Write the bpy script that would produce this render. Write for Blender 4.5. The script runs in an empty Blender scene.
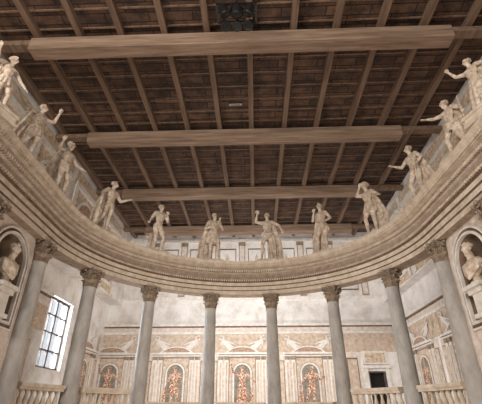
import bpy, bmesh, math, random
from mathutils import Vector, Matrix, Euler
random.seed(7)
H=3.6; EYE=1.6; A=math.radians(2.1)
def Z(h): return EYE+h*H
CAM=Vector((0.088*H,-2.4*H,EYE))
R=1.345*H
W=1.96*H; YB=2.9*H; YF=-3.4*H
WUL=1.78*H; WUR=1.84*H
ZC=Z(2.36)
ZT=1.315
scene=bpy.context.scene
try: scene.view_settings.view_transform='Standard'
except Exception: pass

# ---------------- materials
def s2l(c):
    return tuple(((x/255)/12.92 if x/255<=0.04045 else ((x/255+0.055)/1.055)**2.4) for x in c)+(1,)
def mat(name,c1,c2,scale=3,rough=0.8,bump=0.0,bscale=None,c3=None,stretch=(1,1,1),detail=6,contrast=(0.35,0.65)):
    m=bpy.data.materials.new(name); m.use_nodes=True
    nt=m.node_tree; b=nt.nodes['Principled BSDF']
    b.inputs['Roughness'].default_value=rough
    tc=nt.nodes.new('ShaderNodeTexCoord'); mp=nt.nodes.new('ShaderNodeMapping')
    mp.inputs['Scale'].default_value=stretch
    nt.links.new(tc.outputs['Object'],mp.inputs['Vector'])
    n=nt.nodes.new('ShaderNodeTexNoise'); n.inputs['Scale'].default_value=scale; n.inputs['Detail'].default_value=detail
    n.inputs['Roughness'].default_value=0.65
    nt.links.new(mp.outputs[0],n.inputs['Vector'])
    r=nt.nodes.new('ShaderNodeValToRGB')
    r.color_ramp.elements[0].position=contrast[0]; r.color_ramp.elements[0].color=s2l(c1)
    r.color_ramp.elements[1].position=contrast[1]; r.color_ramp.elements[1].color=s2l(c2)
    if c3:
        e=r.color_ramp.elements.new((contrast[0]+contrast[1])/2); e.color=s2l(c3)
    nt.links.new(n.outputs['Fac'],r.inputs['Fac'])
    nt.links.new(r.outputs['Color'],b.inputs['Base Color'])
    if bump:
        n2=nt.nodes.new('ShaderNodeTexNoise'); n2.inputs['Scale'].default_value=bscale or scale*5; n2.inputs['Detail'].default_value=5
        nt.links.new(mp.outputs[0],n2.inputs['Vector'])
        bp=nt.nodes.new('ShaderNodeBump'); bp.inputs['Strength'].default_value=bump; bp.inputs['Distance'].default_value=0.03
        nt.links.new(n2.outputs['Fac'],bp.inputs['Height']); nt.links.new(bp.outputs[0],b.inputs['Normal'])
    return m
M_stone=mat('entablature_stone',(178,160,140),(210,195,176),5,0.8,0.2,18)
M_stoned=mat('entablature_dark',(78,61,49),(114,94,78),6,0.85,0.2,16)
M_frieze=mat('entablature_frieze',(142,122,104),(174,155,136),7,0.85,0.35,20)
M_shaft=mat('column_plaster',(142,136,129),(178,172,165),3.5,0.6,0.08,10,stretch=(1,1,.4))
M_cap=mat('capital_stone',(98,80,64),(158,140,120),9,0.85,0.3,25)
M_statue=mat('statue_stucco',(160,138,116),(224,208,190),8,0.75,0.35,22)
M_plaster=mat('wall_plaster',(192,183,173),(222,218,213),1.6,0.9,0.1,8,c3=(212,206,200))
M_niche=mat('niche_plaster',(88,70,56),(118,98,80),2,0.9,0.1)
M_white=mat('pale_paint',(198,189,178),(224,218,210),5,0.9)
M_grey=mat('grey_paint',(136,122,110),(164,152,140),4,0.9)
M_ochre=mat('fresco_ochre',(172,150,130),(204,188,171),6,0.9,c3=(188,168,149))
M_pink=mat('fresco_pink',(188,170,156),(216,205,194),6,0.9)
M_red=mat('fresco_russet',(134,106,86),(180,154,133),9,0.9)
M_green=mat('fresco_umber',(104,98,86),(146,136,122),8,0.9)
M_fig=mat('fresco_figure_paint',(112,72,52),(226,208,188),14,0.9,c3=(176,126,98),contrast=(.4,.6))
M_gold=mat('fresco_gold',(160,132,104),(220,205,184),8,0.85,c3=(192,171,146))
M_line=mat('fresco_outline',(96,76,60),(124,102,84),8,0.9)
M_beam=mat('beam_wood',(108,86,69),(152,128,107),3,0.75,0.3,20,stretch=(.25,3,3))
M_joist=mat('joist_wood',(92,71,56),(130,106,86),3,0.8,0.3,20,stretch=(3,.25,3))
M_black=mat('black_metal',(14,13,13),(26,25,25),6,0.5)
M_dark=mat('dark_void',(18,14,12),(30,24,20),2,0.9)
M_floor=mat('floor_terracotta',(120,96,80),(160,134,116),1,0.7)
M_frame=mat('window_wood',(70,62,58),(96,88,82),4,0.7)
M_sign=mat('sign_white',(160,152,140),(180,172,160),8,0.6)
# ceiling boards
M_ceil=bpy.data.materials.new('ceiling_boards'); M_ceil.use_nodes=True
nt=M_ceil.node_tree; b=nt.nodes['Principled BSDF']; b.inputs['Roughness'].default_value=.85
tc=nt.nodes.new('ShaderNodeTexCoord'); br=nt.nodes.new('ShaderNodeTexBrick')
br.inputs['Scale'].default_value=1; br.inputs['Brick Width'].default_value=1.08; br.inputs['Row Height'].default_value=.26
br.inputs['Mortar Size'].default_value=.014
br.inputs['Color1'].default_value=s2l((96,71,54)); br.inputs['Color2'].default_value=s2l((66,49,39)); br.inputs['Mortar'].default_value=s2l((20,15,12))
nt.links.new(tc.outputs['Object'],br.inputs['Vector'])
no=nt.nodes.new('ShaderNodeTexNoise'); no.inputs['Scale'].default_value=2.6; no.inputs['Detail'].default_value=9; no.inputs['Roughness'].default_value=.75
nt.links.new(tc.outputs['Object'],no.inputs['Vector'])
rp=nt.nodes.new('ShaderNodeValToRGB'); rp.color_ramp.elements[0].position=.38; rp.color_ramp.elements[0].color=(.33,.31,.30,1)
rp.color_ramp.elements[1].position=.62; rp.color_ramp.elements[1].color=(1.4,1.35,1.3,1)
nt.links.new(no.outputs['Fac'],rp.inputs['Fac'])
mx=nt.nodes.new('ShaderNodeMix'); mx.data_type='RGBA'; mx.blend_type='MULTIPLY'; mx.inputs['Factor'].default_value=1
nt.links.new(br.outputs['Color'],mx.inputs['A']); nt.links.new(rp.outputs['Color'],mx.inputs['B'])
nt.links.new(mx.outputs['Result'],b.inputs['Base Color'])

# ---------------- mesh helpers
class B:
    def __init__(s): s.bm=bmesh.new(); s.mi=0; s.mats=[]
    def use(s,m):
        if m not in s.mats: s.mats.append(m)
        s.mi=s.mats.index(m); return s
    def _f(s,vs,smooth=False):
        try:
            f=s.bm.faces.new(vs); f.material_index=s.mi; f.smooth=smooth; return f
        except ValueError: return None
    def box(s,x0,x1,y0,y1,z0,z1,M=None):
        vs=[s.bm.verts.new((M@Vector(p)) if M else p) for p in
            [(x0,y0,z0),(x1,y0,z0),(x1,y1,z0),(x0,y1,z0),(x0,y0,z1),(x1,y0,z1),(x1,y1,z1),(x0,y1,z1)]]
        for q in [(0,3,2,1),(4,5,6,7),(0,1,5,4),(1,2,6,5),(2,3,7,6),(3,0,4,7)]: s._f([vs[i] for i in q])
    def lathe(s,prof,n=24,M=None,smooth=True,cap=True):
        rings=[]
        for r,z in prof:
            rings.append([s.bm.verts.new((M or Matrix())@Vector((r*math.cos(2*math.pi*i/n),r*math.sin(2*math.pi*i/n),z))) for i in range(n)])
        for a,b in zip(rings,rings[1:]):
            for i in range(n): s._f([a[i],a[(i+1)%n],b[(i+1)%n],b[i]],smooth)
        if cap: s._f(rings[0][::-1]); s._f(rings[-1])
    def ell(s,c,r,rot=None,sub=3):
        M=Matrix.Translation(c)@(rot.to_matrix().to_4x4() if rot else Matrix())@Matrix.Diagonal((r[0],r[1],r[2],1))
        g=bmesh.ops.create_icosphere(s.bm,subdivisions=sub,radius=1,matrix=M)
        for v in g['verts']:
            for f in v.link_faces: f.material_index=s.mi; f.smooth=True
    def cap(s,p,q,r1,r2,n=12):
        p=Vector(p); q=Vector(q)
        s.ell(p,(r1,)*3,sub=2); s.ell(q,(r2,)*3,sub=2)
        d=q-p
        if d.length<1e-5: return
        M=Matrix.Translation(p)@d.to_track_quat('Z','Y').to_matrix().to_4x4()
        s.lathe([(r1,0),(r2,d.length)],n,M)
    def chain(s,pts,rs):
        for i in range(len(pts)-1): s.cap(pts[i],pts[i+1],rs[i],rs[i+1])
    def poly(s,pts,y,d=.02):
        """prism, pts in (x,z); front face at y-d, toward -Y"""
        a=[s.bm.verts.new((x,y-d,z)) for x,z in pts]; b=[s.bm.verts.new((x,y,z)) for x,z in pts]
        s._f(a); s._f(b[::-1]); n=len(pts)
        for i in range(n): s._f([a[i],b[i],b[(i+1)%n],a[(i+1)%n]])
    def rect(s,x0,x1,z0,z1,y,d): s.poly([(x0,z0),(x1,z0),(x1,z1),(x0,z1)],y,d)
    def obj(s,name,parent=None,loc=(0,0,0),rot=(0,0,0),scale=(1,1,1),recalc=True):
        if recalc: bmesh.ops.recalc_face_normals(s.bm,faces=s.bm.faces)
        me=bpy.data.meshes.new(name); s.bm.to_mesh(me); s.bm.free()
        for m in s.mats: me.materials.append(m)
        o=bpy.data.objects.new(name,me); scene.collection.objects.link(o)
        o.location=loc; o.rotation_euler=rot; o.scale=scale
        if parent: o.parent=parent
        return o
def inst(name,me,loc,rot=(0,0,0),scale=(1,1,1),parent=None):
    o=bpy.data.objects.new(name,me); scene.collection.objects.link(o)
    o.location=loc; o.rotation_euler=rot; o.scale=scale
    if parent: o.parent=parent
    return o
def empty(name,loc=(0,0,0),rot=(0,0,0)):
    o=bpy.data.objects.new(name,None); scene.collection.objects.link(o); o.location=loc; o.rotation_euler=rot; return o
FW=Vector((-math.sin(A),math.cos(A),0))
def ring(phi,r,z=0):
    """horseshoe plan: semicircle to +-90 deg, then straight arms toward the stage"""
    pc=max(-90,min(90,phi)); t=math.radians(pc)-A
    v=Vector((r*math.sin(t),r*math.cos(t),z))
    if abs(phi)>90: v-=FW*(R*math.radians(abs(phi)-90))
    return v
def ringrot(phi): # local -Y faces centre
    return -(math.radians(max(-90,min(90,phi)))-A)

# ---------------- shell
b=B().use(M_floor); b.box(-W-.4,W+.4,YF,YB+.4,-.2,0); b.obj('floor')
b=B().use(M_plaster)
dx0,dx1=1.50*H,1.72*H; dz1=Z(.44)
b.box(-W-.4,dx0,YB,YB+.4,0,ZC+.3); b.box(dx1,W+.4,YB,YB+.4,0,ZC+.3); b.box(dx0,dx1,YB,YB+.4,dz1,ZC+.3)
b.obj('wall_back')
wy0,wy1,wz0,wz1=1.35*H,1.85*H,Z(.36),Z(1.04)
zu=Z(1.3)
b=B().use(M_plaster)
b.box(-W-.4,-W,YF,wy0,0,zu); b.box(-W-.4,-W,wy1,YB,0,zu)
b.box(-W-.4,-W,wy0,wy1,0,wz0); b.box(-W-.4,-W,wy0,wy1,wz1,zu)
b.box(-W-.4,-WUL,YF,YB,zu,ZC+.3)
b.obj('wall_left')
b=B().use(M_plaster); b.box(W,W+.4,YF,YB,0,zu); b.box(WUR,W+.4,YF,YB,zu,ZC+.3); b.obj('wall_right')
b=B().use(M_ceil); b.box(-WUL,WUR,YF,YB,ZC,ZC+.2); b.obj('ceiling')
b=B().use(M_dark); b.box(dx0+.01,dx1-.01,YB+.25,YB+.3,.01,dz1-.01); b.use(M_frame)
b.box(dx0+.005,dx0+.06,YB-.04,YB+.2,.01,dz1-.01); b.box(dx1-.06,dx1-.005,YB-.04,YB+.2,.01,dz1-.01); b.box(dx0+.06,dx1-.06,YB-.04,YB+.2,dz1-.06,dz1-.01)
b.obj('door_1')
# door surround
b=B().use(M_white); YQ=YB-.003
b.box(dx0-.16,dx0,YB-.08,YQ,0.003,dz1+.12); b.box(dx1,dx1+.16,YB-.08,YQ,0.003,dz1+.12); b.box(dx0-.24,dx1+.24,YB-.14,YQ,dz1+.12,dz1+.24)
b.box(dx0-.16,dx1+.16,YB-.06,YQ,dz1+.28,Z(.68)); b.use(M_gold); b.box(dx0-.06,dx1+.06,YB-.08,YB-.06,dz1+.36,Z(.68)-.1)
b.use(M_pink); b.box(dx0-1.0,dx0-.3,YB-.02,YQ,0.003,Z(.66)); b.use(M_line); b.box(dx0-.9,dx0-.4,YB-.03,YB-.02,Z(-.3),Z(.6)); b.use(M_ochre); b.box(dx0-.86,dx0-.44,YB-.04,YB-.03,Z(-.28),Z(.58))
b.obj('door_surround')
# window
b=B().use(M_frame); x=-W-.2
def bar(y0,y1,z0,z1): b.box(x-.04,x+.04,y0,y1,z0,z1)
bar(wy0,wy0+.08,wz0,wz1); bar(wy1-.08,wy1,wz0,wz1); bar(wy0,wy1,wz0,wz0+.08); bar(wy0,wy1,wz1-.08,wz1)
ym=(wy0+wy1)/2; bar(ym-.05,ym+.05,wz0,wz1)
for k in (1,2,3):
    zz=wz0+(wz1-wz0)*k/4; bar(wy0,wy1,zz-.025,zz+.025)
for k in (.25,.75):
    yy=wy0+(wy1-wy0)*k; bar(yy-.015,yy+.015,wz0,wz1)
b.obj('window_1')

# ---------------- ceiling timbers
zj=Z(2.31)
for yr in (-.3,.75,1.79,2.83,3.88,4.93):
    y=CAM.y+yr*H
    b=B().use(M_beam)
    e=1.46*H
    b.box(-e,e,y-.19,y+.19,zj-.40,zj)
    b.use(M_joist)
    b.box(-WUL,-e,y-.13,y+.13,zj-.16,zj); b.box(e,WUR,y-.13,y+.13,zj-.16,zj)
    o=b.obj('ceiling_beam')
    bv=o.modifiers.new('bev','BEVEL'); bv.width=.015; bv.segments=1
b=B().use(M_joist)
xk=CAM.x-8*.3*H
while xk<WUR-.1:
    if xk>-WUL+.1:
        j=random.uniform(-.02,.02)
        b.box(xk-.075+j,xk+.075+j,YF,YB,zj,ZC)
    xk+=.3*H
y=YF+.4
b.obj('ceiling_joists')
b=B().use(M_joist)
while y<YB:
    b.box(-WUL,WUR,y-.02,y+.02,ZC-.03,ZC); y+=.52
b.obj('ceiling_battens')

# spotlight rig
P=Vector((CAM.x-.02*H-.06*H,CAM.y+1.47*H,Z(2.12)))
b=B().use(M_black)
b.lathe([(.02,0),(.02,ZC-P.z)],10)
b.lathe([(.10,.0),(.16,.03),(.16,.07),(.05,.1)],20)
for s in (-1,1):
    b.box(-.42,.42,s*.22-.02,s*.22+.02,-.02,.02); b.box(s*.42-.02,s*.42+.02,-.24,.24,-.02,.02)
b.box(-.42,.42,-.02,.02,0,.04); b.box(-.02,.02,-.24,.24,0,.04)
for sx in (-1,0,1):
    for sy in (-1,1):
        Mx=Matrix.Translation((sx*.3,sy*.22,-.04))@Euler((sy*-.35,sx*.3,0)).to_matrix().to_4x4()@Matrix.Diagonal((1,1,-1,1))
        b.lathe([(.04,0),(.09,.03),(.10,.2),(.12,.22),(.11,.24),(.08,.2)],16,Mx)
b.obj('spotlight_chandelier',loc=P)
b=B().use(M_sign); b.box(-.2,.2,-.04,.04,-.02,0); b.use(M_black); b.box(-.215,.215,-.055,.055,-.005,0)
b.box(-.15,.15,.01,.02,-.023,-.02);b.box(-.15,.15,-.02,-.01,-.023,-.02)
b.obj('ceiling_sign',loc=(CAM.x-.14*H,CAM.y+2.50*H,ZC-.03))

# ---------------- entablature
PH=148
prof=[(1.41,1.0),(1.304,1.0),(1.304,1.034),(1.294,1.04),(1.294,1.073),(1.282,1.080),(1.282,1.110),(1.268,1.120),(1.264,1.136),
 (1.304,1.142),(1.304,1.205),(1.294,1.208),(1.284,1.214),(1.284,1.238),(1.268,1.243),(1.260,1.254),(1.242,1.258),(1.240,1.282),(1.234,1.287),(1.218,1.308),(1.218,ZT),(1.41,ZT)]
b=B().use(M_stone)
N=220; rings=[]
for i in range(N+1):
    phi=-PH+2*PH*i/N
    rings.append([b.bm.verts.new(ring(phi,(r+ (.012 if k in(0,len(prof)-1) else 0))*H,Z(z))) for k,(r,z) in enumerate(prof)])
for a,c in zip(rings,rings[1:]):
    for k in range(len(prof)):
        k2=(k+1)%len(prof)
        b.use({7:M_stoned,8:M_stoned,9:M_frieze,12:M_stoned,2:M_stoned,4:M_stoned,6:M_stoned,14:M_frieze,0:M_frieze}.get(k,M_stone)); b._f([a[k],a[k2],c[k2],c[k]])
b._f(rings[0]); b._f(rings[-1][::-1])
nd=300
def mod(mt,hw,r0,r1,z0,z1,n=nd):
    b.use(mt)
    for i in range(n):
        phi=-PH+2*PH*(i+.5)/n
        M=Matrix.Translation(ring(phi,0))@Matrix.Rotation(ringrot(phi),4,'Z')
        b.box(-hw,hw,r0*H,r1*H,Z(z0),Z(z1),M)
mod(M_stone,.028,1.262,1.286,1.215,1.237)
mod(M_stone,.024,1.255,1.270,1.121,1.135)
mod(M_stone,.03,1.231,1.243,1.262,1.278)
b.obj('entablature')
# ---------------- column
def capital(b,z0,h,r):
    b.lathe([(r*1.02,z0),(r*1.1,z0+.02),(r*1.0,z0+.04),(r*1.0,z0+h*.5),(r*1.12,z0+h*.75),(r*1.4,z0+h*.88)],24)
    def leaf(ang,zb,lh,rb,wd,curl):
        M=Matrix.Rotation(ang,4,'Z')
        pr=[(rb,0,1),(rb+.012,lh*.4,1.1),(rb+.03,lh*.75,1.0),(rb+curl*.7,lh*.97,.75),(rb+curl,lh*.9,.45),(rb+curl*.95,lh*.78,.15)]
        prev=None
        for rr,zz,w in pr:
            c=[b.bm.verts.new(M@Vector((rr-.012,-wd*w/2,zb+zz))),b.bm.verts.new(M@Vector((rr+.018,0,zb+zz))),b.bm.verts.new(M@Vector((rr-.012,wd*w/2,zb+zz))),b.bm.verts.new(M@Vector((rr-.03,0,zb+zz-.01)))]
            if prev:
                for k in range(4): b._f([prev[k],prev[(k+1)%4],c[(k+1)%4],c[k]],False)
            prev=c
    for i in range(8): leaf(i*math.pi/4,z0+.04,h*.36,r*1.02,.14,.075)
    for i in range(8): leaf((i+.5)*math.pi/4,z0+.04,h*.62,r*1.0,.13,.09)
    for i in range(4):
        ang=math.pi/4+i*math.pi/2; M=Matrix.Rotation(ang,4,'Z')
        pts=[];rr=[]
        for k in range(9):
            t=k/8*math.pi*2.2; q=.075*(1-k/10)
            pts.append(M@Vector((r*1.75-.03+q*math.sin(t)*1.0-.02,0,z0+h*.79+q*math.cos(t)*.9))); rr.append(.024)
        pts.insert(0,M@Vector((r*1.05,0,z0+h*.5))); rr.insert(0,.016)
        b.chain(pts,rr)
        M2=Matrix.Rotation(i*math.pi/2,4,'Z')
        for s in (-1,1): b.chain([M2@Vector((r*1.05,s*.1,z0+h*.5)),M2@Vector((r*1.3,s*.07,z0+h*.8)),M2@Vector((r*1.36,s*.025,z0+h*.74))],[.014,.02,.02])
        b.ell(M2@Vector((r*1.5,0,z0+h*.93)),(.05,.05,.045),sub=2)
    pts=[]
    for i in range(4):
        a0=math.pi/4+i*math.pi/2; a1=a0+math.pi/2
        c0=Vector((math.cos(a0),math.sin(a0)))*r*1.95; c1=Vector((math.cos(a1),math.sin(a1)))*r*1.95
        mid=(c0+c1)/2; pts.append((c0*.985+c1*.015)*1.0)
        for t in (.08,.25,.5,.75,.92):
            p=c0.lerp(c1,t); p-=mid.normalized()*r*.22*(1-(2*t-1)**2); pts.append(p)
    lo=[b.bm.verts.new((p.x*.96,p.y*.96,z0+h*.89)) for p in pts]; mi=[b.bm.verts.new((p.x,p.y,z0+h*.93)) for p in pts]; hi=[b.bm.verts.new((p.x,p.y,z0+h)) for p in pts]
    b._f(lo[::-1]); b._f(hi); n=len(pts)
    for u,v in ((lo,mi),(mi,hi)):
        for i in range(n): b._f([u[i],u[(i+1)%n],v[(i+1)%n],v[i]])
ZB=Z(-.08); CH=Z(1.0)-ZB-.002
b=B().use(M_cap); b.box(-.3,.3,-.3,.3,0.002,.1)
b.lathe([(.29,.1),(.3,.13),(.29,.17),(.25,.18),(.24,.21),(.265,.23),(.265,.255),(.23,.27)],32)
b.use(M_shaft)
sh=[(.225,.27),(.212,.31)]+[(.212-.034*(k/12)**1.6,.31+(CH-.5-.31-.03)*k/12) for k in range(1,13)]+[(.195,CH-.52),(.195,CH-.5)]
b.lathe(sh,32)
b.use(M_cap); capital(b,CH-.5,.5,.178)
colo=b.obj('corinthian_column'); cme=colo.data; bpy.data.objects.remove(colo)
PHIS=[12.6+25.7*k for k in range(6)]
ALL=sorted([-p for p in PHIS]+PHIS)
for p in ALL: inst('corinthian_column',cme,ring(p,R,ZB),(0,0,ringrot(p)))

# balustrade bays
bal=[(.05,0),(.055,.03),(.035,.05),(.03,.08),(.06,.2),(.065,.26),(.045,.38),(.028,.46),(.03,.5),(.045,.53),(.05,.56)]
for i in range(len(ALL)-1):
    a,c=ALL[i],ALL[i+1]
    if abs((a+c)/2)>92: continue
    kz=.62 if abs((a+c)/2)<30 else 1.0
    b=B().use(M_stone)
    m=3.6; seg=10
    for (r0,r1,z0,z1) in ((R-.13,R+.13,0.002,.14),(R-.13,R+.13,.70,.76),(R-.16,R+.16,.76,.84)):
        prev=None
        for k in range(seg+1):
            ph=a+m+(c-a-2*m)*k/seg
            q=[b.bm.verts.new(ring(ph,rr,ZB+zz*kz)) for rr,zz in ((r0,z0),(r1,z0),(r1,z1),(r0,z1))]
            if prev:
                for t in range(4): b._f([prev[t],prev[(t+1)%4],q[(t+1)%4],q[t]])
            else: b._f(q[::-1])
            prev=q
        b._f(prev)
    nb=8
    for k in range(nb):
        ph=a+m+(c-a-2*m)*(k+.5)/nb
        b.lathe([(r*1.1,z*kz) for r,z in bal],12,Matrix.Translation(ring(ph,R,ZB+.14*kz)))
    b.obj('balustrade')
# podium + tiers (curved)
b=B().use(M_stoned)
pp=[(R+.5,0),(R+.5,ZB)]
r=R-.42; z=ZB
pp.append((r,z))
for k in range(3):
    z-=.36; pp.append((r,z)); r-=.5; pp.append((r,z))
pp.append((r,0))
prev=None
for i in range(101):
    q=[b.bm.verts.new(ring(-PH+2*PH*i/100,rr,zz)) for rr,zz in pp]
    if prev:
        for t in range(len(pp)): b._f([prev[t],prev[(t+1)%len(pp)],q[(t+1)%len(pp)],q[t]])
    else: b._f(q)
    prev=q
b._f(prev[::-1]); b.obj('seating_tiers')

# ---------------- niche walls between columns beyond 90
def niche_wall(pa,pc,name):
    b=B().use(M_pink)
    pm=(pa+pc)/2; wd=math.radians(pc-pa)*R/2-.02; r0=R+.06
    z0=ZB+.003; z1=Z(1.0)-.003
    def P(s,z,d=0): return ring(pm+math.degrees(s/R),r0+d,z)
    hw=.55; zs=Z(.45); zt=Z(.775)
    out=[(-hw,zs),(hw,zs)]+[(hw,zs+(zt-zs)*k/6) for k in range(1,6)]+[(hw*math.cos(t*math.pi/24),zt+hw*math.sin(t*math.pi/24)) for t in range(25)]+[(-hw,zt-(zt-zs)*k/6) for k in range(1,6)]
    bot=[(-hw+2*hw*k/6,zs) for k in range(1,6)]
    out=[out[0]]+bot+out[1:]
    cz=(zs+zt+hw)/2
    def rect(x,z):
        dx,dz=x,z-cz; f=min(wd/abs(dx) if abs(dx)>1e-6 else 1e9,((z1-cz) if dz>0 else (cz-z0))/abs(dz) if abs(dz)>1e-6 else 1e9)
        return dx*f,cz+dz*f
    n=len(out)
    ov=[b.bm.verts.new(P(x,z)) for x,z in out]
    rv=[b.bm.verts.new(P(*rect(x,z))) for x,z in out]
    for i in range(n): b._f([rv[i],rv[(i+1)%n],ov[(i+1)%n],ov[i]])
    for sx in (-1,1):
        for zz in (z0,z1):
            for i in range(n):
                x1,zz1=rect(*out[i]); x2,zz2=rect(*out[(i+1)%n])
                if abs(abs(x1)-wd)<1e-4 and abs(zz2-zz)<1e-4 and x1*sx>0 and x2*sx>0 and abs(zz1-zz)>1e-4: b._f([rv[i],b.bm.verts.new(P(sx*wd,zz)),rv[(i+1)%n]])
                if abs(abs(x2)-wd)<1e-4 and abs(zz1-zz)<1e-4 and x1*sx>0 and x2*sx>0 and abs(zz2-zz)>1e-4: b._f([rv[i],b.bm.verts.new(P(sx*wd,zz)),rv[(i+1)%n]])
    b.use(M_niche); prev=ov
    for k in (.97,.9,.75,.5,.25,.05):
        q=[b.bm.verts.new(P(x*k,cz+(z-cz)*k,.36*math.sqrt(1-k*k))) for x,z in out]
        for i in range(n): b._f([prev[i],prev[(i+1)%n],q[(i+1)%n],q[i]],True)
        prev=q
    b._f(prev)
    for e0,e1,m,dd in ((1.0,1.10,M_white,-.07),(1.10,1.22,M_stoned,-.035),(1.22,1.29,M_white,-.06)):
        b.use(m)
        def sc(e,x,z): return (x*e, (zt+(z-zt)*e) if z>zt else (zs-(e-1)*hw if abs(z-zs)<1e-6 else z))
        a0=[b.bm.verts.new(P(*sc(e0,x,z),dd)) for x,z in out]; a1=[b.bm.verts.new(P(*sc(e1,x,z),dd)) for x,z in out]
        a2=[b.bm.verts.new(P(*sc(e0,x,z),.02)) for x,z in out]; a3=[b.bm.verts.new(P(*sc(e1,x,z),.02)) for x,z in out]
        for i in range(n):
            j=(i+1)%n
            b._f([a0[i],a0[j],a1[j],a1[i]]); b._f([a0[i],a2[i],a2[j],a0[j]]); b._f([a1[i],a1[j],a3[j],a3[i]])
    b.use(M_plaster)
    q=[b.bm.verts.new(P(s*wd,z,.42)) for s,z in ((-1,z0),(1,z0),(1,z1),(-1,z1))]; b._f(q)
    b.use(M_red)
    for (u0,u1,v0,v1,dd,mm) in ((-.55,.55,Z(.02),Z(.3),-.02,M_red),(-.45,.45,Z(.05),Z(.27),-.03,M_white)):
        b.use(mm); q=[P(u0,v0,dd),P(u1,v0,dd),P(u1,v1,dd),P(u0,v1,dd)]; b._f([b.bm.verts.new(p) for p in q])
    o=b.obj(name)
    return ring(pm,r0,zs),pm
# ---------------- figures
def hand(b,w,d,side):
    d=Vector(d).normalized(); 
    up=Vector((0,0,1)) if abs(d.z)<.8 else Vector((0,-1,0))
    s=d.cross(up).normalized(); nrm=s.cross(d)
    w=Vector(w)
    for k in (-1.5,-.5,.5,1.5): b.cap(w+d*.01+s*k*.012,w+d*.085+s*k*.021,.017,.014,8)
    L=[.06,.078,.082,.07]
    for k,l in zip((-1.5,-.5,.5,1.5),L):
        p0=w+d*.085+s*k*.023; p1=p0+d*l*.55+nrm*.006+s*k*.004; p2=p1+d*l*.4-nrm*.022
        b.chain([p0,p1,p2],[.0115,.0105,.009])
    t0=w+d*.03-s*side*.03; t1=t0+d*.035-s*side*.03; t2=t1+d*.03-s*side*.004
    b.chain([t0,t1,t2],[.016,.013,.011])
def headm(b,c,yaw=0,tilt=0,hair='curly',nod=0):
    M=Matrix.Translation(c)@Euler((nod,tilt,yaw)).to_matrix().to_4x4()
    def e(p,r,sub=2): b.ell(M@Vector(p),r,sub=sub,rot=Euler((nod,tilt,yaw)))
    e((0,.012,.03),(.075,.092,.085)); e((0,-.02,-.03),(.06,.07,.085)); e((0,-.062,-.088),(.028,.024,.022))
    b.chain([M@Vector((0,-.088,.015)),M@Vector((0,-.115,-.03))],[.010,.016])
    e((0,-.085,.028),(.052,.016,.010)); 
    for s in (-1,1):
        e((s*.03,-.078,.006),(.013,.012,.008)); e((s*.076,.01,-.01),(.012,.02,.03)); e((s*.035,-.06,-.03),(.022,.02,.02))
    e((0,-.088,-.055),(.024,.013,.006)); e((0,-.086,-.068),(.02,.012,.006))
    if hair=='helmet':
        e((0,.015,.055),(.092,.108,.075)); b.lathe([(.11,0),(.115,.008),(.09,.02)],20,M@Matrix.Translation((0,.0,.045)))
        for k in range(8):
            t=-.6+k*.38; e((0,.02+.105*math.sin(t-.3),.075+.085*math.cos(t-.3)),(.014,.03,.035))
    else:
        for k in range(26):
            a=random.uniform(0,2*math.pi); z=random.uniform(.02,.11); rr=.078*math.sqrt(max(0,1-((z-.03)/.09)**2))+.008
            y=.012+rr*math.sin(a)*1.15
            if y<-.05 and z<.06: continue
            e((rr*math.cos(a),y,z),(.02,.02,.02),1)
        e((0,.03,.05),(.082,.088,.075))
        if hair=='beard':
            for k in range(9): e(((k-4)*.014,-.07+abs(k-4)*.01,-.095-.02*math.cos((k-4)*.4)),(.018,.02,.028),1)
def torso(b,px,sx,lean=0):
    p=Vector((px,0,.96)); c=Vector((sx,.01+lean,1.29)); n=Vector((sx,.01+lean,1.47))
    b.ell(p,(.155,.108,.12)); b.ell((p+c)/2+Vector((0,-.005,-.02)),(.128,.095,.16)); b.ell(c,(.168,.115,.17))
    for s in (-1,1):
        b.ell(c+Vector((s*.075,-.075,.045)),(.075,.045,.06)); b.cap(c+Vector((s*.03,.02,.16)),c+Vector((s*.175,.01,.13)),.055,.065)
        b.ell(p+Vector((s*.075,.06,-.04)),(.085,.08,.09))
        for k in range(3): b.ell((p+c)/2+Vector((s*.035,-.085,.09-k*.065)),(.034,.02,.03),sub=2)
    b.cap(c+Vector((0,.01,.12)),n+Vector((0,-.005,.09)),.075,.055)
    return p,c,n
def skirt(b,p,z0,z1,r0,r1,nf=11,sway=0,ry=.75):
    n=88; rings=[]
    K=8
    for k in range(K+1):
        t=k/K; z=z1+(z0-z1)*t; rad=r0+(r1-r0)*t**.8; row=[]
        for i in range(n):
            a=2*math.pi*i/n; f=1+.16*t*math.sin(nf*a+1.2*t)+.05*t*math.sin((nf+5)*a)
            row.append(b.bm.verts.new((p.x+sway*t+rad*f*math.cos(a),p.y+rad*ry*f*math.sin(a),z)))
        rings.append(row)
    for u,v in zip(rings,rings[1:]):
        for i in range(n): b._f([u[i],u[(i+1)%n],v[(i+1)%n],v[i]],True)
    b._f(rings[0]); b._f(rings[-1][::-1])
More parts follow.
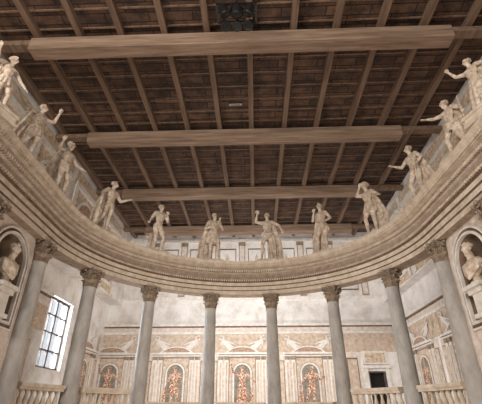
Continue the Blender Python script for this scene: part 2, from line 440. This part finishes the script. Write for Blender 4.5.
def figure(name,L,Rr,legL,legR,px=0,sx=0,yaw=0,tilt=0,hair='curly',drape=(),hold=None,stump=None,bare=False):
    b=B().use(M_statue)
    p,c,n=torso(b,px,sx)
    headm(b,n+Vector((tilt*.1,-.02,.185)),yaw,tilt,hair)
    for s,(el,wr) in ((-1,L),(1,Rr)):
        sh=c+Vector((s*.19,.01,.12)); el=Vector(el)+Vector((sx,0,0)); wr=Vector(wr)+Vector((sx,0,0))
        b.chain([sh,sh.lerp(el,.45),el],[.066,.058,.046]); b.chain([el,el.lerp(wr,.3),wr],[.046,.047,.029])
        hand(b,wr,wr-el,s)
    for s,(kn,an) in ((-1,legL),(1,legR)):
        hp=p+Vector((s*.088,.01,-.06)); kn=Vector(kn); an=Vector(an)
        b.chain([hp,hp.lerp(kn,.4),kn],[.098,.088,.062]); b.chain([kn,kn.lerp(an,.33)+Vector((0,.018,0)),an],[.06,.062,.037])
        f=Vector((s*.04,-1,0)).normalized()
        b.cap(an+Vector((0,.02,-.04)),an+f*.13+Vector((0,0,-.055)),.042,.036); 
        for k in range(5): b.cap(an+f*.14+Vector(((k-2)*.018,0,-.06)),an+f*(.185-abs(k-2+s)*.008)+Vector(((k-2)*.02,0,-.07)),.014,.011,8)
    for d in drape:
        if d=='long': skirt(b,p+Vector((0,0,0)),.06,1.08,.145,.27)
        if d=='tunic': skirt(b,p,.62,1.1,.14,.24,9)
        if d=='short': skirt(b,p,.72,1.04,.155,.22,12)
        if d in('capeL','capeR','cape'):
            s={'capeL':-1,'capeR':1,'cape':0}[d]
            for k in range(7):
                x0=c.x+(k-3)*.05+s*.05; x1=px+(k-3)*.075+s*.22
                b.chain([(x0,.10,1.42),(x0*.6+x1*.4,.15,1.05),(x1,.16+.04*(k%2),.6),(x1+s*.03,.15+.05*(k%2),.12)],[.03,.038,.04+.01*(k%2),.034])
        if d=='sash': 
            for k in range(5): b.chain([c+Vector((-.17,-.02+.01*k,.16)),c+Vector((-.05,-.12-.006*k,.02-.02*k)),p+Vector((.08,-.12,.12-.03*k)),p+Vector((.17,0,.06-.03*k))],[.03,.024,.024,.03])
        if d=='hip':
            for k in range(6): b.chain([p+Vector((-.17,-.02,.06-.035*k)),p+Vector((0,-.13,-.02-.04*k)),p+Vector((.17,-.03,.02-.02*k)),p+Vector((.24,.02,-.2-.05*k)),p+Vector((.24+.02*(k%2),.03,-.75))],[.03,.03,.035,.035,.03])
    if stump:
        b.chain([(stump,.14,.0),(stump*.9,.13,.3),(stump*.8,.12,.62)],[.1,.075,.06]); b.cap((stump,.1,.4),(stump*1.5,.06,.5),.035,.025)
    if hold:
        kind,s=hold; wr=Vector((L if s<0 else Rr)[1])+Vector((sx,0,0)); el=Vector((L if s<0 else Rr)[0])+Vector((sx,0,0)); h=wr+(wr-el).normalized()*.08
        if kind=='staff': b.cap((h.x+s*.02,h.y-.02,.02),(h.x,h.y-.02,h.z+.45),.018,.016)
        if kind=='club': b.cap(h+Vector((0,0,.06)),(h.x+s*.08,h.y,.05),.025,.06)
        if kind=='scroll': b.cap(h+Vector((-.02,-.02,-.08)),h+Vector((.03,-.02,.14)),.03,.03)
        if kind=='bowl': b.ell(h+Vector((0,-.02,.03)),(.08,.08,.05))
        if kind=='sword': b.cap(h,h+Vector((s*.05,0,-.6)),.02,.014); b.cap(h+Vector((-.08,0,-.03)),h+Vector((.08,0,-.03)),.015,.015)
    o=b.obj(name,recalc=True)
    rm=o.modifiers.new('r','REMESH'); rm.mode='VOXEL'; rm.voxel_size=.0115; rm.use_smooth_shade=True
    sm=o.modifiers.new('s','SMOOTH'); sm.factor=.5; sm.iterations=1
    dg=bpy.context.evaluated_depsgraph_get(); me=bpy.data.meshes.new_from_object(o.evaluated_get(dg))
    bpy.data.objects.remove(o)
    if not me.materials: me.materials.append(M_statue)
    for pl in me.polygons: pl.use_smooth=True
    return me
ST=((-.10,-.01,.52),(-.10,.03,.09)); STr=((.10,-.01,.52),(.10,.03,.09))
FRl=((-.15,-.10,.53),(-.19,-.02,.09)); FRr=((.15,-.10,.53),(.20,-.02,.09))
BKl=((-.17,-.05,.53),(-.28,.1,.11)); BKr=((.17,-.05,.53),(.28,.1,.11))
poses={
 -12.6:(-12.6,1.1,dict(L=((-.30,.0,1.16),(-.20,-.22,1.12)),Rr=((.30,-.02,1.16),(.16,-.24,1.28)),legL=ST,legR=FRr,px=-.03,yaw=.25,hair='beard',drape=('tunic','capeL','sash'),hold=('scroll',1))),
 12.6:(12.0,1.1,dict(L=((-.40,-.02,1.46),(-.34,-.1,1.70)),Rr=((.42,-.02,1.25),(.5,-.14,1.02)),legL=FRl,legR=BKr,px=.02,sx=.03,yaw=-.5,tilt=-.1,hair='curly',drape=('capeR','hip'),hold=('bowl',-1))),
 -38.3:(-38.3,1.04,dict(L=((-.31,.03,1.17),(-.42,-.12,.98)),Rr=((.30,-.02,1.19),(.16,-.22,1.33)),legL=ST,legR=FRr,px=-.04,sx=.0,yaw=.4,hair='curly',drape=(),stump=-.25)),
 38.3:(37.8,1.06,dict(L=((-.28,-.05,1.18),(-.12,-.24,1.38)),Rr=((.33,.04,1.18),(.22,-.14,1.02)),legL=FRl,legR=STr,px=.03,yaw=-.2,hair='helmet',drape=('short','capeL'))),
 -64.0:(-64,1.06,dict(L=((-.38,.0,1.2),(-.5,-.15,.98)),Rr=((.33,-.05,1.2),(.46,-.2,1.28)),legL=BKl,legR=STr,px=.04,sx=.07,yaw=.7,tilt=.15,hair='curly',drape=('capeL',),hold=('club',-1))),
 64.0:(62,1.06,dict(L=((-.36,-.05,1.46),(-.14,-.1,1.66)),Rr=((.38,.03,1.22),(.52,-.1,1.1)),legL=FRl,legR=STr,px=.0,sx=-.03,yaw=-.4,hair='helmet',drape=('short','capeR'),stump=.25)),
 -89.7:(-92,.98,dict(L=((-.40,-.02,1.3),(-.46,-.15,1.46)),Rr=((.36,-.02,1.22),(.46,-.2,1.1)),legL=ST,legR=BKr,px=-.03,sx=.0,yaw=.3,hair='beard',drape=('capeL','hip'))),
 89.7:(90,.98,dict(L=((-.36,-.06,1.25),(-.5,-.2,1.36)),Rr=((.35,.04,1.2),(.25,-.1,1.0)),legL=FRl,legR=STr,px=.03,sx=-.02,yaw=-.5,hair='curly',drape=('capeR',),hold=('sword',1))),
 -115.4:(-111.5,.90,dict(L=((-.4,-.02,1.3),(-.52,-.15,1.1)),Rr=((.36,-.1,1.46),(.34,-.22,1.72)),legL=BKl,legR=STr,px=.03,sx=.04,yaw=.4,hair='curly',drape=('capeL','short'))),
 115.4:(113.5,.86,dict(L=((-.40,-.06,1.45),(-.60,-.14,1.58)),Rr=((.38,.02,1.22),(.5,-.1,1.02)),legL=FRl,legR=BKr,px=.0,sx=.03,yaw=-.6,tilt=-.1,hair='beard',drape=('capeR','hip'),hold=('staff',1))),
 -130:(-128.5,.76,dict(L=((-.42,-.02,1.3),(-.55,-.15,1.5)),Rr=((.38,-.06,1.2),(.45,-.2,1.0)),legL=ST,legR=BKr,yaw=.4,hair='helmet',drape=('short','cape'))),
 130:(128,.76,dict(L=((-.40,-.06,1.5),(-.5,-.14,1.76)),Rr=((.38,.02,1.3),(.52,-.1,1.15)),legL=FRl,legR=STr,yaw=-.5,hair='curly',drape=('long','capeR'))),
}
meshes={}
for key,(ph,k,ps) in poses.items():
    me=figure('statue',**ps); meshes[key]=me
    far=abs(ph)>120
    ped=.26 if far else .10
    e=empty('statue',ring(ph,R-(.22 if far else .13),Z(ZT)+.003),(0,0,ringrot(ph)+(.25*(1 if ph>0 else -1) if abs(ph)>80 else 0)))
    inst('body',me,(0,0,ped-.02),(0,0,0),(k,k,k),e)
    pb=B().use(M_stone); pb.box(-.36,.36,-.24,.3,0,.07); pb.box(-.33,.33,-.22,.28,.07,ped)
    if far: pb.box(-.37,.37,-.24,.32,ped-.08,ped-.01)
    pb.obj('plinth',parent=e)
    
# busts
b=B().use(M_statue)
b.ell((0,0,.28),(.22,.13,.16)); b.ell((0,-.03,.22),(.17,.1,.14)); b.cap((-.17,0,.34),(.17,0,.34),.08,.08); b.cap((0,.0,.36),(0,-.01,.52),.08,.06)
headm(b,Vector((0,-.02,.62)),.1,0,'beard')
for k in range(6): b.chain([(-.22,-.05,.36-.03*k),(0,-.14,.22-.03*k),(.2,-.05,.38-.03*k)],[.025,.02,.025])
b.lathe([(.12,-.02),(.13,.02),(.07,.06),(.08,.12),(.13,.16)],20)
o=b.obj('bust'); rm=o.modifiers.new('r','REMESH'); rm.mode='VOXEL'; rm.voxel_size=.012; rm.use_smooth_shade=True
dg=bpy.context.evaluated_depsgraph_get(); bustme=bpy.data.meshes.new_from_object(o.evaluated_get(dg)); bpy.data.objects.remove(o)
if not bustme.materials: bustme.materials.append(M_statue)
for sgn in (-1,1):
    for i in (3,4):
        pa,pc=sorted((sgn*PHIS[i],sgn*PHIS[i+1]))
        pos,pm=niche_wall(pa,pc,'niche_wall')
        f=ring(pm,1)-ring(pm,0)
        e=empty('portrait_bust',pos-f*.05,(0,0,ringrot(pm)))
        inst('bust',bustme,(0,0,.66),(0,0,0),(1.2,1.2,1.2),e)
        bb=B().use(M_white); bb.box(-.32,.32,-.2,.2,.56,.64); bb.box(-.24,.24,-.14,.2,.46,.56); bb.box(-.17,.17,-.1,.2,.02,.46); bb.box(-.24,.24,-.14,.2,0.0,.08)
        bb.obj('shelf',parent=e)

# ---------------- painted aedicules (frescoes); local: wall at y=0, faces -Y
def arch(hw,z0,zt,n=14): return [(-hw,z0),(hw,z0)]+[(hw*math.cos(math.pi*t/n),zt+hw*math.sin(math.pi*t/n)) for t in range(n+1)]
def aedicule(figkey,loc,rz,s=1.0):
    e=empty('fresco_niche',loc,(0,0,rz))
    b=B().use(M_pink)
    w=.86*H/2
    b.rect(-w+.02,w-.02,Z(-.35),Z(.66),0,.010)
    b.use(M_line)
    for sg in (-1,1):
        b.rect(sg*1.3-.15,sg*1.3+.15,Z(-.3),Z(.57),-.01,.008)
    b.rect(-.63,.63,Z(-.3),Z(.61),-.01,.008)
    b.use(M_ochre)
    for sg in (-1,1):
        b.rect(sg*1.3-.12,sg*1.3+.12,Z(-.29),Z(.56),-.018,.008)
    b.rect(-.60,.60,Z(-.29),Z(.60),-.018,.008)
    b.use(M_gold)
    for sg in (-1,1):
        b.poly([(sg*.44,Z(.575)),(sg*.25,Z(.59)),(sg*.57,Z(.59)),(sg*.57,Z(.44)),(sg*.5,Z(.5))],-.026,.012)
        for zz in (0,.2,.4): b.poly([(sg*1.3,Z(zz-.06)),(sg*1.3+.08,Z(zz)),(sg*1.3,Z(zz+.06)),(sg*1.3-.08,Z(zz))],-.026,.01)
    for sg in (-1,1):
        for xx in (.72,1.0):
            b.use(M_white); b.rect(sg*xx-.09,sg*xx+.09,Z(-.35),Z(.62),-.01,.05)
            b.use(M_ochre); b.rect(sg*xx-.045,sg*xx+.045,Z(-.25),Z(.55),-.06,.008)
            b.use(M_cap); b.poly([(sg*xx-.10,Z(.58)),(sg*xx+.10,Z(.58)),(sg*xx+.12,Z(.62)),(sg*xx-.12,Z(.62))],-.02,.07)
    b.use(M_line); b.poly(arch(.47,Z(-.02),Z(.42)),-.02,.012)
    b.use(M_white); b.poly(arch(.45,Z(-.02),Z(.42)),-.03,.02)
    b.use(M_green); b.poly(arch(.37,Z(.0),Z(.42)),-.04,.025)
    b.use(M_red); b.rect(-.4,.4,Z(-.3),Z(-.06),-.026,.02)
    b.use(M_white); b.poly([(-1.15,Z(.62)),(1.15,Z(.62)),(1.2,Z(.665)),(-1.2,Z(.665))],0,.12)
    b.use(M_line); b.rect(-1.15,1.15,Z(.635),Z(.643),-.11,.03)
    pts=[(.8*math.cos(math.pi*(.15+.7*t/12))/math.cos(math.pi*.15),Z(.665)+.52*(math.sin(math.pi*(.15+.7*t/12))-math.sin(math.pi*.15))) for t in range(13)]
    b.use(M_white); b.poly(pts,0,.1); b.use(M_red); b.poly([(x*.82,Z(.665)+.03+(z-Z(.665))*.72) for x,z in pts],-.09,.02)
    b.obj('painted_frame',parent=e)
    inst('painted_saint',fresc[figkey],(0,-.07,Z(.02)),(0,0,0),(1.0,.12,.98),e)
    for sg in (-1,1):
        inst('painted_putto',fresc2,(sg*.35,-.06,Z(.74)),(0,sg*1.1,0),(.46*sg,.1,.46),e)
        inst('painted_genius',fresc3,(sg*1.25,-.03,Z(.675)),(0,sg*.2,0),(.42*sg,.08,.42),e)
    return e
fresc={}
for k,me in meshes.items():
    m2=me.copy(); m2.materials.clear(); m2.materials.append(M_fig); fresc[k]=m2
fresc2=meshes[12.6].copy(); fresc2.materials.clear(); fresc2.materials.append(M_white)
fresc3=meshes[89.7].copy(); fresc3.materials.clear(); fresc3.materials.append(M_gold)
keys=[130,-12.6,130,-64.0,38.3]
for k,key in zip((-2,-1,0,1),keys):
    aedicule(key,(-.09*H+k*.86*H,YB,0),0)
def bands(x0,x1,loc,rz,name):
    b=B()
    b.use(M_line); b.rect(x0,x1,Z(.985),Z(1.0),0,.10)
    b.use(M_white); b.rect(x0,x1,Z(1.0),Z(1.03),0,.15)
    b.use(M_ochre); b.rect(x0,x1,Z(.668),Z(.90),0,.006)
    b.use(M_pink); b.rect(x0,x1,Z(.93),Z(.985),0,.02)
    b.use(M_white); b.rect(x0,x1,Z(.9),Z(.93),0,.05)
    return b.obj(name,loc=loc,rot=(0,0,rz))
bands(-W,W,(0,YB,0),0,'trim_1')
bands(-YB,-CAM.y,(W,0,0),-math.pi/2,'trim_2')
bands(CAM.y,wy0-.1,(-W,0,0),math.pi/2,'trim_3')
# upper back wall faint painted pilasters and panels
b=B()
b.use(M_white); b.rect(-WUL,WUR,Z(2.22),Z(2.27),YB,.10); b.rect(-WUL,WUR,Z(1.36),Z(1.40),YB,.06)
for k in range(-4,5):
    xc=(-.09+k*.43)*H
    if xc-.2<-WUL or xc+.2>WUR: continue
    b.use(M_grey); b.rect(xc-.17,xc+.17,Z(1.40),Z(2.22),YB,.03)
    b.use(M_pink); b.rect(xc-.12,xc+.12,Z(1.43),Z(2.16),YB-.03,.01)
    b.use(M_cap); b.rect(xc-.19,xc+.19,Z(2.16),Z(2.22),YB-.02,.05)
    if xc+.43*H<WUR:
        xm=xc+.215*H; b.use(M_line); b.rect(xm-.46,xm+.46,Z(1.48),Z(2.12),YB,.012); b.use(M_plaster); b.rect(xm-.42,xm+.42,Z(1.5),Z(2.1),YB-.012,.008)
        b.use(M_ochre); b.poly([(xm,Z(1.6)),(xm+.24,Z(1.82)),(xm,Z(2.04)),(xm-.24,Z(1.82))],YB-.02,.01)
b.obj('trim_4')
for y,key in ((2.2*H,38.3),(1.3*H,-12.6),(.4*H,130),(-.5*H,-64.0)):
    aedicule(key,(W,y,0),-math.pi/2)
for y,key in ((2.38*H,-38.3),(.75*H,130),(-.1*H,-64.0),(-1*H,38.3)):
    aedicule(key,(-W,y,0),math.pi/2)
def upper(loc,rz):
    e=empty('painted_loggia',loc,(0,0,rz))
    b=B().use(M_gold); w=1.3
    b.rect(-w,w,Z(1.32),Z(2.28),0,.012)
    b.use(M_white)
    for sg in (-1,1): b.rect(sg*1.15-.12,sg*1.15+.12,Z(1.32),Z(2.08),-.01,.05)
    b.poly([(-w,Z(2.08)),(w,Z(2.08)),(w+.05,Z(2.13)),(-w-.05,Z(2.13))],0,.12)
    b.poly(arch(.85,Z(1.4),Z(1.80)),-.01,.03); b.use(M_red); b.poly(arch(.72,Z(1.44),Z(1.80)),-.02,.035)
    b.use(M_ochre); b.poly([(-.9,Z(2.14)),(.9,Z(2.14)),(0,Z(2.26))],-.01,.06)
    b.obj('painted_frame',parent=e)
    inst('painted_figure',fresc[-89.7],(0,-.06,Z(1.45)),(0,0,0),(1.0,.1,1.0),e)
for y in (-1.9,-1.1,-.3,.5,1.3,2.1):
    upper((WUR,y*H,0),-math.pi/2); upper((-WUL,y*H,0),math.pi/2)

# ---------------- light
def area(name,loc,target,size,sy,power,col):
    l=bpy.data.lights.new(name,'AREA'); l.shape='RECTANGLE'; l.size=size; l.size_y=sy; l.energy=power; l.color=col
    o=bpy.data.objects.new(name,l); scene.collection.objects.link(o); o.location=loc
    o.rotation_euler=(Vector(target)-Vector(loc)).to_track_quat('-Z','Y').to_euler()
area('added_front_light',(-3.5,-3.8*H,7.0),(.5,1.0*H,5.2),3.5,2,1400,(1,.93,.85))  # added from behind the camera to brighten ring and statues, no fixture there
area('added_loggia_fill',(0,1.7*H,.4),(0,2.9*H,8),12,1.0,270,(1,.97,.95))  # unseen fill added low behind the columns to lift the back wall
area('added_back_wall_fill',(0,1.47*H,Z(1.17)),(0,2.9*H,Z(.7)),7,.5,310,(1,.98,.96))  # added lamp hidden behind the entablature, evens out the back wall
area('cavea_uplight',(0,0,.3),(0,0,9),4,4,230,(1,.88,.76))
area('window_daylight',(-W-1.2,1.6*H,Z(.8)),(0,1.7*H,Z(.3)),3,3,1300,(.82,.9,1))
w=bpy.data.worlds.new('world'); scene.world=w; w.use_nodes=True
w.node_tree.nodes['Background'].inputs[0].default_value=(.9,.95,1,1); w.node_tree.nodes['Background'].inputs[1].default_value=.8
# ---------------- camera
cd=bpy.data.cameras.new('camera'); cd.sensor_width=36; cd.lens=380/482*36
co=bpy.data.objects.new('camera',cd); scene.collection.objects.link(co)
co.location=CAM; co.rotation_euler=(math.radians(90+28.8),0,A)
scene.camera=co
